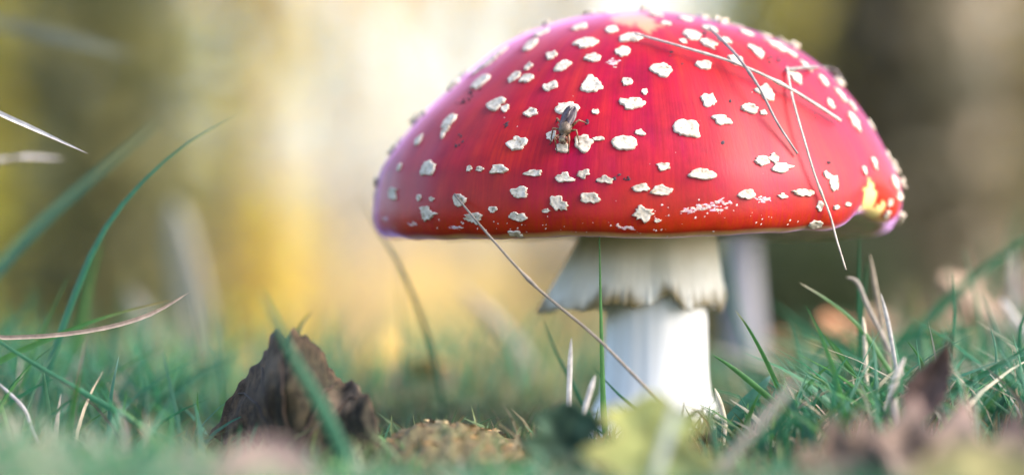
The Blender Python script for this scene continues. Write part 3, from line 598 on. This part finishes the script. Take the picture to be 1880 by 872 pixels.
DRY = [
 ('dry tan stalk bowed across the green grass', [(-60,625),(0,620),(100,615),(200,600),(280,575),(347,537)], .738, 8, (.42, .31, .24)),
 ('pale straw stub standing upright next to the white stem', [(1044,775),(1046,700),(1049,620)], .752, 10, (.58, .53, .48)),
 ('little pale straw chip beside the upright straw stub', [(1072,755),(1082,722),(1093,688)], .765, 10, (.74, .66, .58)),
 ('thick bleached grass stem with a green tip in the tuft', [(1632,670),(1614,570),(1597,466)], .775, 10, (.36, .29, .21)),
 ('bleached grass stem bent over at its top', [(1622,620),(1592,560),(1574,518),(1553,509)], .77, 8, (.36, .31, .26)),
 ('white cut straw standing in the grass tuft', [(1652,710),(1634,610),(1617,538)], .752, 8, (.50, .46, .42)),
 ('ragged pale straw standing at the foot of the stem', [(1322,835),(1330,775),(1312,712)], .742, 10, (.72, .62, .44)),
 ('bleached straw pair base leaning beside the cut straw', [(1590,680),(1588,620),(1584,580)], .76, 8, (.66, .56, .42)),
 ('pale straw pointing down from the dark corner of the grass', [(-520,800),(-420,400),(-260,150),(-100,162),(-10,204),(70,240),(161,282)], .745, 9, (.66, .60, .56)),
 ('blurred straw lying level below the pointing one', [(-420,800),(-330,420),(-190,305),(-20,297),(50,289),(118,292)], .655, 13, (.48, .42, .38)),
 ('wide bleached grass leaf standing behind the dark leaf', [(352,800),(345,620),(338,480),(322,368)], 1.22, 50, (.19, .20, .15)),
 ('second bleached grass leaf fanning beside the wide one', [(392,790),(378,620),(352,480),(326,382)], 1.20, 30, (.22, .21, .17)),
 ('bleached leaf leaning away from the standing pair', [(330,760),(290,650),(238,530)], 1.12, 26, (.24, .22, .20)),
 ('faded brown blade drooping under the red cap rim', [(975,680),(940,625),(900,585),(845,528)], 1.02, 26, (.42, .33, .24)),
 ('yellowed flat straw lying low in front of the grass', [(-40,868),(60,852),(150,840),(295,828)], .65, 14, (.55, .52, .30)),
 ('thin grey straw lying over a beige leaf', [(58,785),(40,745),(-20,690)], .72, 7, (.52, .47, .46)),
 ('bleached blade leaning out of the tawny litter', [(1890,620),(1860,580),(1838,548)], .84, 12, (.55, .50, .46)),
 ('blurred straw crossing the dark shade of the wood', [(-560,790),(-480,300),(-300,60),(-40,38),(60,52),(150,72),(252,104)], .98, 26, (.30, .30, .22)),
 ('bleached leaf blade lying through the dense tuft', [(1655,800),(1640,720),(1662,655)], .70, 16, (.55, .48, .42)),
 ('faded straw standing upright over the tawny litter', [(1858,640),(1862,540),(1861,460)], .92, 15, (.48, .43, .36)),
 ('pale blurred straw tip in front of the yellow leaf', [(1195,900),(1225,800),(1252,715)], .585, 16, (.55, .55, .48)),
 ('soft pale straw slanting before the brown leaf', [(1330,850),(1390,780),(1470,690)], .62, 18, (.40, .34, .26)),
]
for lab, pp, d, wpx, col in DRY:
    mb = MB(); P = ground_path(pp, d); hz = abs(P[-1].x - P[0].x) > abs(P[-1].z - P[0].z) * 1.4
    blade(mb, P, wpx * d / F, col, 18, .45, Vector((.1, rnd.uniform(-.3, .3), 1)) if hz else Vector((1, rnd.uniform(-.3, .3), .15)), taper=.8)
    tag(mb.build('dry_straw', M['dry'], origin=P[0]), lab, 'dry grass')

# the uncountable rest of the sward. height limits follow how the turf grows: tall at both sides, short round the mushroom
def sward(n, xr, dr_, hr, wr, cols, seed, keep, lean=.5, name='grass', mat='grass', label='', segs=6):
    r = random.Random(seed); mb = MB(); k = 0
    while k < n:
        d = r.uniform(*dr_); x = r.uniform(*xr); y = CAM.y + d; px = 940 + (x - CAM.x) * F / d
        if math.hypot(x - SX, y) < .019: k += 1; continue
        top = keep(px, d, r)
        if top is None: k += 1; continue
        zt = CAM.z - (top - 436) * d / F; g = hgt(x, y)
        h = min(r.uniform(*hr), (zt - g) * r.uniform(.6, 1.0))
        k += 1
        if h < .006: continue
        a = r.uniform(0, 6.283); l = h * r.uniform(.1, lean * 2); dv = Vector((math.cos(a), math.sin(a), 0)); b = Vector((x, y, g - .002))
        P = [b + Vector((0, 0, h)) * (t - .18 * t * t * min(1, l / h)) + dv * (l * t * t) for t in [i / (segs - 1) for i in range(segs)]]
        a2 = r.uniform(0, 3.14); c_ = r.choice(cols); f_ = r.uniform(.7, 1.25)
        blade(mb, P, r.uniform(*wr), tuple(q * f_ for q in c_), segs, .3, Vector((math.cos(a2), math.sin(a2), .1)))
    return tag(mb.build(name, M[mat]), label, 'grass', kind='stuff')
def keep_main(px, d, r):
    dens = interp([(-400, .9), (300, .9), (380, .6), (640, .45), (980, .6), (1090, .7), (1300, .9), (1900, 1)], px)
    if d > .86: dens *= interp([(0, .6), (500, .35), (1000, .5), (1400, .8), (1900, .8)], px)
    if px < 1050 and .675 < d < .785: dens *= .22
    if r.random() > dens: return None
    t = interp([(-300, 480), (200, 560), (330, 640), (480, 720), (640, 745), (1000, 755), (1100, 800), (1290, 800), (1320, 720), (1420, 640), (1550, 590), (1700, 610), (1900, 560)], px)
    if d < .68: t = max(t, interp([(-200, 760), (300, 790), (700, 800), (1000, 800), (1300, 815), (1500, 780), (1900, 830)], px))
    return t + r.uniform(-15, 70)
sward(10500, (-.24, .23), (.36, 1.15), (.015, .075), (.0008, .0020), GREENS, 21, keep_main, label='fine green grass covering the knoll around the mushroom')
sward(1500, (-.28, .28), (.36, 1.10), (.012, .05), (.0008, .0018), [(.30, .25, .17), (.27, .25, .21), (.27, .23, .19), (.24, .19, .13)], 22, keep_main, .55, 'dry_grass', 'dry', 'bleached dead grass mixed through the green turf')
sward(2100, (-.15, .06), (.40, .665), (.012, .055), (.0012, .0024), [tuple(q * 1.45 for q in g_) for g_ in GREENS] * 2 + [TAN, (.42, .40, .28), (.45, .38, .32)], 26, lambda px, d, r: interp([(-200, 650), (300, 700), (420, 780), (700, 790), (1000, 800), (1060, 835), (1300, 835), (1400, 800), (1600, 820), (1900, 850)], px) + r.uniform(-10, 60), .6, 'front_grass', 'grass', 'grass on the front brow of the knoll')
sward(1100, (-.2, .25), (.88, 1.30), (.05, .16), (.0008, .0018), [tuple(q * 1.3 for q in g_) for g_ in GREENS] + [(.30, .30, .10), (.36, .30, .14)], 23, lambda px, d, r: interp([(-200, 420), (300, 470), (700, 470), (1000, 470), (1300, 560), (1900, 420)], px) + r.uniform(0, 160), .35, 'tall_grass', 'grass', 'thin tall grass on the back of the knoll')
sward(700, (.03, .2), (.70, .95), (.03, .085), (.0009, .0019), [tuple(q * 1.15 for q in g_) for g_ in GREENS] + [(.45, .42, .30)], 27, lambda px, d, r: None if px < 1330 or px > 2000 else interp([(1330, 660), (1450, 560), (1600, 500), (1900, 480)], px) + r.uniform(0, 130), .8, 'tuft_grass', 'grass', 'tall crisscross grass of the tuft beside the mushroom')
sward(1000, (-.30, .02), (.80, 1.02), (.03, .085), (.0008, .0017), [tuple(q * 1.5 for q in g_) for g_ in GREENS] + [(.24, .24, .17)], 28, lambda px, d, r: None if px > 640 or px < -300 else interp([(-300, 440), (200, 480), (420, 560), (640, 680)], px) + r.uniform(0, 200), .55, 'side_grass', 'grass', 'hazy fine grass behind the dark tent leaf')
sward(3800, (-.9, .9), (.30, 2.3), (.02, .08), (.001, .0025), GREENS, 24, lambda px, d, r: None if (-250 < px < 2130 and d < 1.2) else (600 if d < 1.2 else 720), .5, 'outer_grass', 'grass', 'grass on the outer slopes of the knoll', 5)
sward(7000, (-.2, .2), (.55, 1.1), (.006, .013), (.0007, .0014), [(.12, .19, .08), (.15, .19, .07), (.09, .17, .08), (.20, .16, .08)], 25, lambda px, d, r: 400, .6, 'moss', 'grass', 'low moss carpeting the soil between the grass', 4)

# ------------------------------------------------------------------ fallen leaves
def leaf(label, base, T, Nn, length, wfn, col, seed, curl=.2, cup=.25, crinkle=.08, edge=None, mat='leaf', group=None, name='fallen_leaf', stalk_len=.3):
    T = T.normalized(); S = T.cross(Nn).normalized(); Nn = S.cross(T).normalized(); root = empty(name, base); tag(root, label, 'leaf', group)
    nt_, ns_ = 26, 15; pts = []; cc = []
    def P(t, s_):
        w_ = wfn(t) * length * (1 + .08 * nz(t * 9, s_ * 4, seed)); k = nz(t * 3 + seed, s_ * 2.2, seed * .3) + .5 * nz(t * 8, s_ * 6, seed)
        vein = .012 * length * abs(math.sin((t * 6 - abs(s_) * 1.2) * math.pi)) * abs(s_)
        return Vector(base) + T * length * t + S * (w_ * s_) + Nn * (length * (curl * (t - .35) ** 2 * (2 if t > .35 else .6) + cup * w_ / length * s_ * s_ + crinkle * k) + vein)
    for i in range(nt_):
        t = i / (nt_ - 1)
        for j in range(ns_):
            s_ = j / (ns_ - 1) * 2 - 1; pts.append(P(t, s_)); e = sm(.6, 1, abs(s_)) if edge else 0
            q = tuple(lerp(a, b, e) for a, b in zip(col, edge)) if edge else col
            f_ = 1 + .4 * nz(t * 5 + seed, s_ * 3, 2); cc.append(tuple(x * f_ for x in q))
    mb = MB(); mb.grid(pts, nt_, ns_, cc); o = mb.build('blade', M[mat], root); md = o.modifiers.new('thick', 'SOLIDIFY'); md.thickness = max(.00025, length * .006)
    mr = MB(); pth = [P(i / 12, 0) + Nn * length * .006 for i in range(13)]; mr.tube(pth, [length * .012 * (1 - .06 * i) for i in range(13)], 6, tuple(x * 1.2 for x in col)); mr.build('midrib', M[mat], root)
    if stalk_len:
        ms = MB(); b0 = P(0, 0); ms.tube([b0 + T * length * .02, b0 - T * length * stalk_len * .5 - Nn * length * .02, b0 - T * length * stalk_len + Nn * length * .03], [length * .014, length * .013, length * .017], 6, tuple(x * 1.1 for x in col)); ms.build('stalk', M[mat], root)
    return root
def oak(t): return max(.012, .30 * math.sin(math.pi * min(1, t * .93 + .05)) ** .8 * (1 + .34 * math.sin(t * 25)))
def oval(t): return max(.008, .33 * math.sin(math.pi * min(1, t * .95 + .03)) ** .75 * (1 + .05 * math.sin(t * 70)))
def spear(t): return max(.006, .25 * math.sin(math.pi * (t * .96 + .04) ** .7) ** 1.15 * (1 + .10 * math.sin(t * 40)))
def maple(t): return max(.012, .48 * math.sin(math.pi * min(1, t * .9 + .08)) ** .6 * (1 + .30 * math.sin(t * 17 + 1)))
V = Vector
leaf('yellow green lobed leaf standing against the foot of the white stem', at(1185, 925, .60), V((.12, .25, 1)), V((-.15, -1, .25)), .0235, maple, (.48, .49, .17), 3, .1, .2, .05, (.55, .50, .17), 'litter')
leaf('small dark green crinkled leaf beside the yellow lobed leaf', at(1035, 880, .655), V((.08, .2, 1)), V((0, -1, .3)), .0175, maple, (.04, .085, .05), 5, .2, .4, .08, None, 'litter')
leaf('large reddish brown leaf propped up in the grass', at(1975, 925, .60), V((-1, .1, .18)), V((-.05, -.75, .75)), .046, oak, (.18, .135, .115), 7, .2, .5, .10, (.12, .08, .07), 'leaf')
leaf('dark red brown curled leaf tip sticking up behind the large leaf', at(1675, 775, .66), V((.62, .1, 1)), V((-.6, -1, .3)), .021, spear, (.11, .065, .05), 9, .35, .5, .07, None, 'leaf', stalk_len=0)
leaf('brown leaf lying before the dense tuft', at(1460, 872, .60), V((1, .15, .12)), V((0, -.8, .6)), .030, oak, (.15, .105, .08), 11, .15, .3, .08)
leaf('pale yellow leaf lying low in front of the large brown one', at(1660, 905, .53), V((1, .1, .08)), V((0, -.8, .7)), .026, oval, (.34, .30, .13), 13, .1, .3, .06, None, 'litter')
leaf('pinkish beige leaf lying low before the dark curled leaf', at(385, 890, .55), V((1, .2, .18)), V((0, -.9, .6)), .020, oval, (.30, .21, .19), 15, .1, .3, .06)
leaf('orange yellow leaf lying in the grass under a pale short blade', at(205, 840, .84), V((.8, .2, .45)), V((-.2, -1, .4)), .019, oval, (.52, .27, .06), 17, .2, .4, .06, None, 'litter')
leaf('orange brown leaf lying by the arching grass', at(50, 775, .87), V((1, .1, .15)), V((0, -1, .6)), .024, oak, (.34, .15, .06), 19, .3, .5, .1)
leaf('beige curled leaf under a thin grey straw', at(-30, 770, .85), V((.7, .2, .6)), V((-.2, -1, .3)), .017, oval, (.46, .32, .23), 21, .2, .6, .08)
leaf('rusty leaf lying behind the foot of the white stem', at(1385, 745, .88), V((1, .1, .12)), V((0, -.8, .6)), .024, oak, (.24, .075, .045), 23, .2, .4, .09)
leaf('dull pink brown leaf lying behind the mossy bark', at(695, 745, .98), V((1, .2, .3)), V((-.2, -.9, .6)), .028, oak, (.34, .22, .16), 25, .3, .5, .1)
TL = 'tawny orange leaf of the litter behind the green blades'
for i, (px, py, d, l, k) in enumerate([(1665, 640, 1.02, .030, (.24, .16, .10)), (1745, 660, 1.0, .034, (.26, .18, .12)), (1820, 650, 1.03, .03, (.24, .175, .12)), (1700, 690, .96, .028, (.22, .15, .10)), (1860, 690, .97, .034, (.25, .19, .14)), (1610, 690, 1.0, .026, (.30, .15, .08)), (1780, 610, 1.1, .03, (.32, .24, .15))]):
    b = at(px, py, d); g = hgt(b.x, b.y); b.z = g + .006
    leaf(TL, b, V((rnd.choice([-1, 1]), rnd.uniform(-.5, .5), rnd.uniform(.1, .35))), V((rnd.uniform(-.3, .3), -.6, .8)), l, rnd.choice([oak, oval]), k, 60 + i, .3, .4, .1, None, 'leaf', 'tawny leaves behind the green blades')
LV = [('chestnut', (.30, .18, .10)), ('ochre', (.42, .27, .10)), ('dark umber', (.20, .12, .08)), ('golden', (.52, .34, .10))]
WH = [('lying below the drooping faded blade', 930), ('lying behind the bark piece', 800), ('lying behind the dark tent leaf', 560), ('lying between dark leaf and curving grass stem', 690), ('lying by the foot of the second mushroom', 1440), ('lying under the bleached standing grass leaves', 380), ('lying behind the white stem', 1180), ('lying before the low dark shrub', 1520)]
for i, (wh, px0) in enumerate(WH):
    d = rnd.uniform(.95, 1.25); px = px0 + rnd.uniform(-20, 20); x = X(px, d); y = CAM.y + d; b = V((x, y, hgt(x, y) + .006)); nm, kc = LV[i % 4]; lobed = rnd.random() < .5
    leaf('small %s %s leaf %s' % (nm, 'lobed' if lobed else 'oval', wh), b, V((rnd.uniform(-1, 1), rnd.uniform(-1, 1), .1)), V((rnd.uniform(-.3, .3), rnd.uniform(-.4, .1), 1)), rnd.uniform(.02, .035), oak if lobed else oval, kc, 100 + i, .3, .4, .1, None, 'leaf', 'small leaves behind the mushroom')

# the dark leaf standing like a tent in the grass: ridge line, left and right flank with crimped margin
EDGE = [(380, 815, .742), (402, 768, .738), (422, 732, .735), (440, 702, .732), (460, 680, .728), (480, 656, .722), (490, 640, .718), (497, 612, .712), (512, 608, .708), (526, 616, .706), (542, 604, .706), (560, 614, .708), (578, 630, .712), (592, 640, .714), (600, 664, .716), (616, 684, .716), (630, 704, .714), (650, 700, .71), (664, 716, .705), (682, 738, .70), (694, 775, .695), (697, 820, .69), (685, 875, .685)]
ro = at(555, 905, .69); root = empty('dark_curled_leaf', ro); tag(root, 'dark brown crumpled leaf standing up like a tent', 'leaf')
ed = smooth_path([at(*e) for e in EDGE], 90); pts = []; cc = []
for i in range(22):
    t = i / 21
    for j, e in enumerate(ed):
        u = j / 89; b = at(lerp(395, 690, u), 905, lerp(.735, .685, u)) ; q = b.lerp(e, t)
        bulge = -.010 * math.sin(math.pi * t) * math.sin(math.pi * min(1, u * 1.02)) - .004 * math.exp(-((u - .47) / .12) ** 2) * t
        k = .0036 * nz(u * 5, t * 3.5, 1) + .0010 * nz(u * 13, t * 10, 2) + .0005 * nz(u * 30, t * 22, 6) + .0005 * abs(math.sin((u * 7 + t * 1.5) * math.pi)) * t
        q = q + V((.0007 * nz(u * 34, t * 3, 8) * t, bulge + k, .0016 * nz(u * 30, t * 3, 5) * t))
        pts.append(q); f_ = 1 + .5 * nz(u * 9, t * 6, 4); ee = sm(.9, 1, t)
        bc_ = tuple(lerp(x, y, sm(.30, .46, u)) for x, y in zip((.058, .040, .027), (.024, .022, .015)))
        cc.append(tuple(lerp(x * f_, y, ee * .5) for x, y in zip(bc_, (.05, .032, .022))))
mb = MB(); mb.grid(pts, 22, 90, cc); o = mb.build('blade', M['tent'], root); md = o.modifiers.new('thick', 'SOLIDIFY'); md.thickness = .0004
for (u0, u1, nm) in [(.47, .40, 'midrib'), (.5, .68, 'vein'), (.5, .80, 'vein'), (.42, .25, 'vein'), (.42, .14, 'vein')]:
    mb = MB(); pth = []
    for i in range(12):
        t = .25 + .7 * i / 11; j = int(lerp(u0, u1, i / 11) * 89); pth.append(pts[int(t * 21) * 90 + j] + V((0, -.0004, 0)))
    mb.tube(pth, [.0006 - .00003 * i for i in range(12)], 6, (.045, .032, .024)); mb.build(nm, M['leaf'], root)

# crumbling mossy bark piece lying before the mushroom
r = random.Random(77); bx = empty('bark_piece', at(830, 800, .70)); tag(bx, 'crumbling orange brown bark piece lying between dark leaf and stem', 'bark')
mb = MB(); pts = []; cc = []
for i in range(30):
    for j in range(60):
        a, b = j / 59, i / 29; px = lerp(690, 985, a); d = lerp(.675, .745, b); q = at(px, 800, d)
        hh = .0105 * math.sin(math.pi * a) ** .5 * math.sin(math.pi * b) ** .6 * (1 - .25 * a); rel = nz(a * 14, b * 6, 2) + .35 * nz(a * 40, b * 18, 3)
        pts.append(V((q.x, q.y, hgt(q.x, q.y) - .003 + hh * (1 + .20 * rel)))); k = .5 + .7 * nz(a * 6, b * 4, 8)
        cc.append(tuple(lerp(x, y, k) for x, y in zip((.15, .095, .045), (.085, .095, .045))))
mb.grid(pts, 30, 60, cc); mb.build('slab', M['leaf'], bx)
mb = MB()
for _ in range(170):
    q = r.choice(pts[300:]); s = r.uniform(.0004, .0013); mb.add([q + V((r.gauss(0, s), r.gauss(0, s), r.uniform(-.3, 1.2) * s)) for _ in range(4)], [(0, 1, 2), (0, 2, 3), (0, 3, 1), (1, 2, 3)], r.choice([(.30, .19, .09), (.20, .14, .06), (.10, .07, .04), (.30, .24, .14)]))
mb.build('crumbs', M['leaf'], bx, smooth=False)['kind'] = 'stuff'
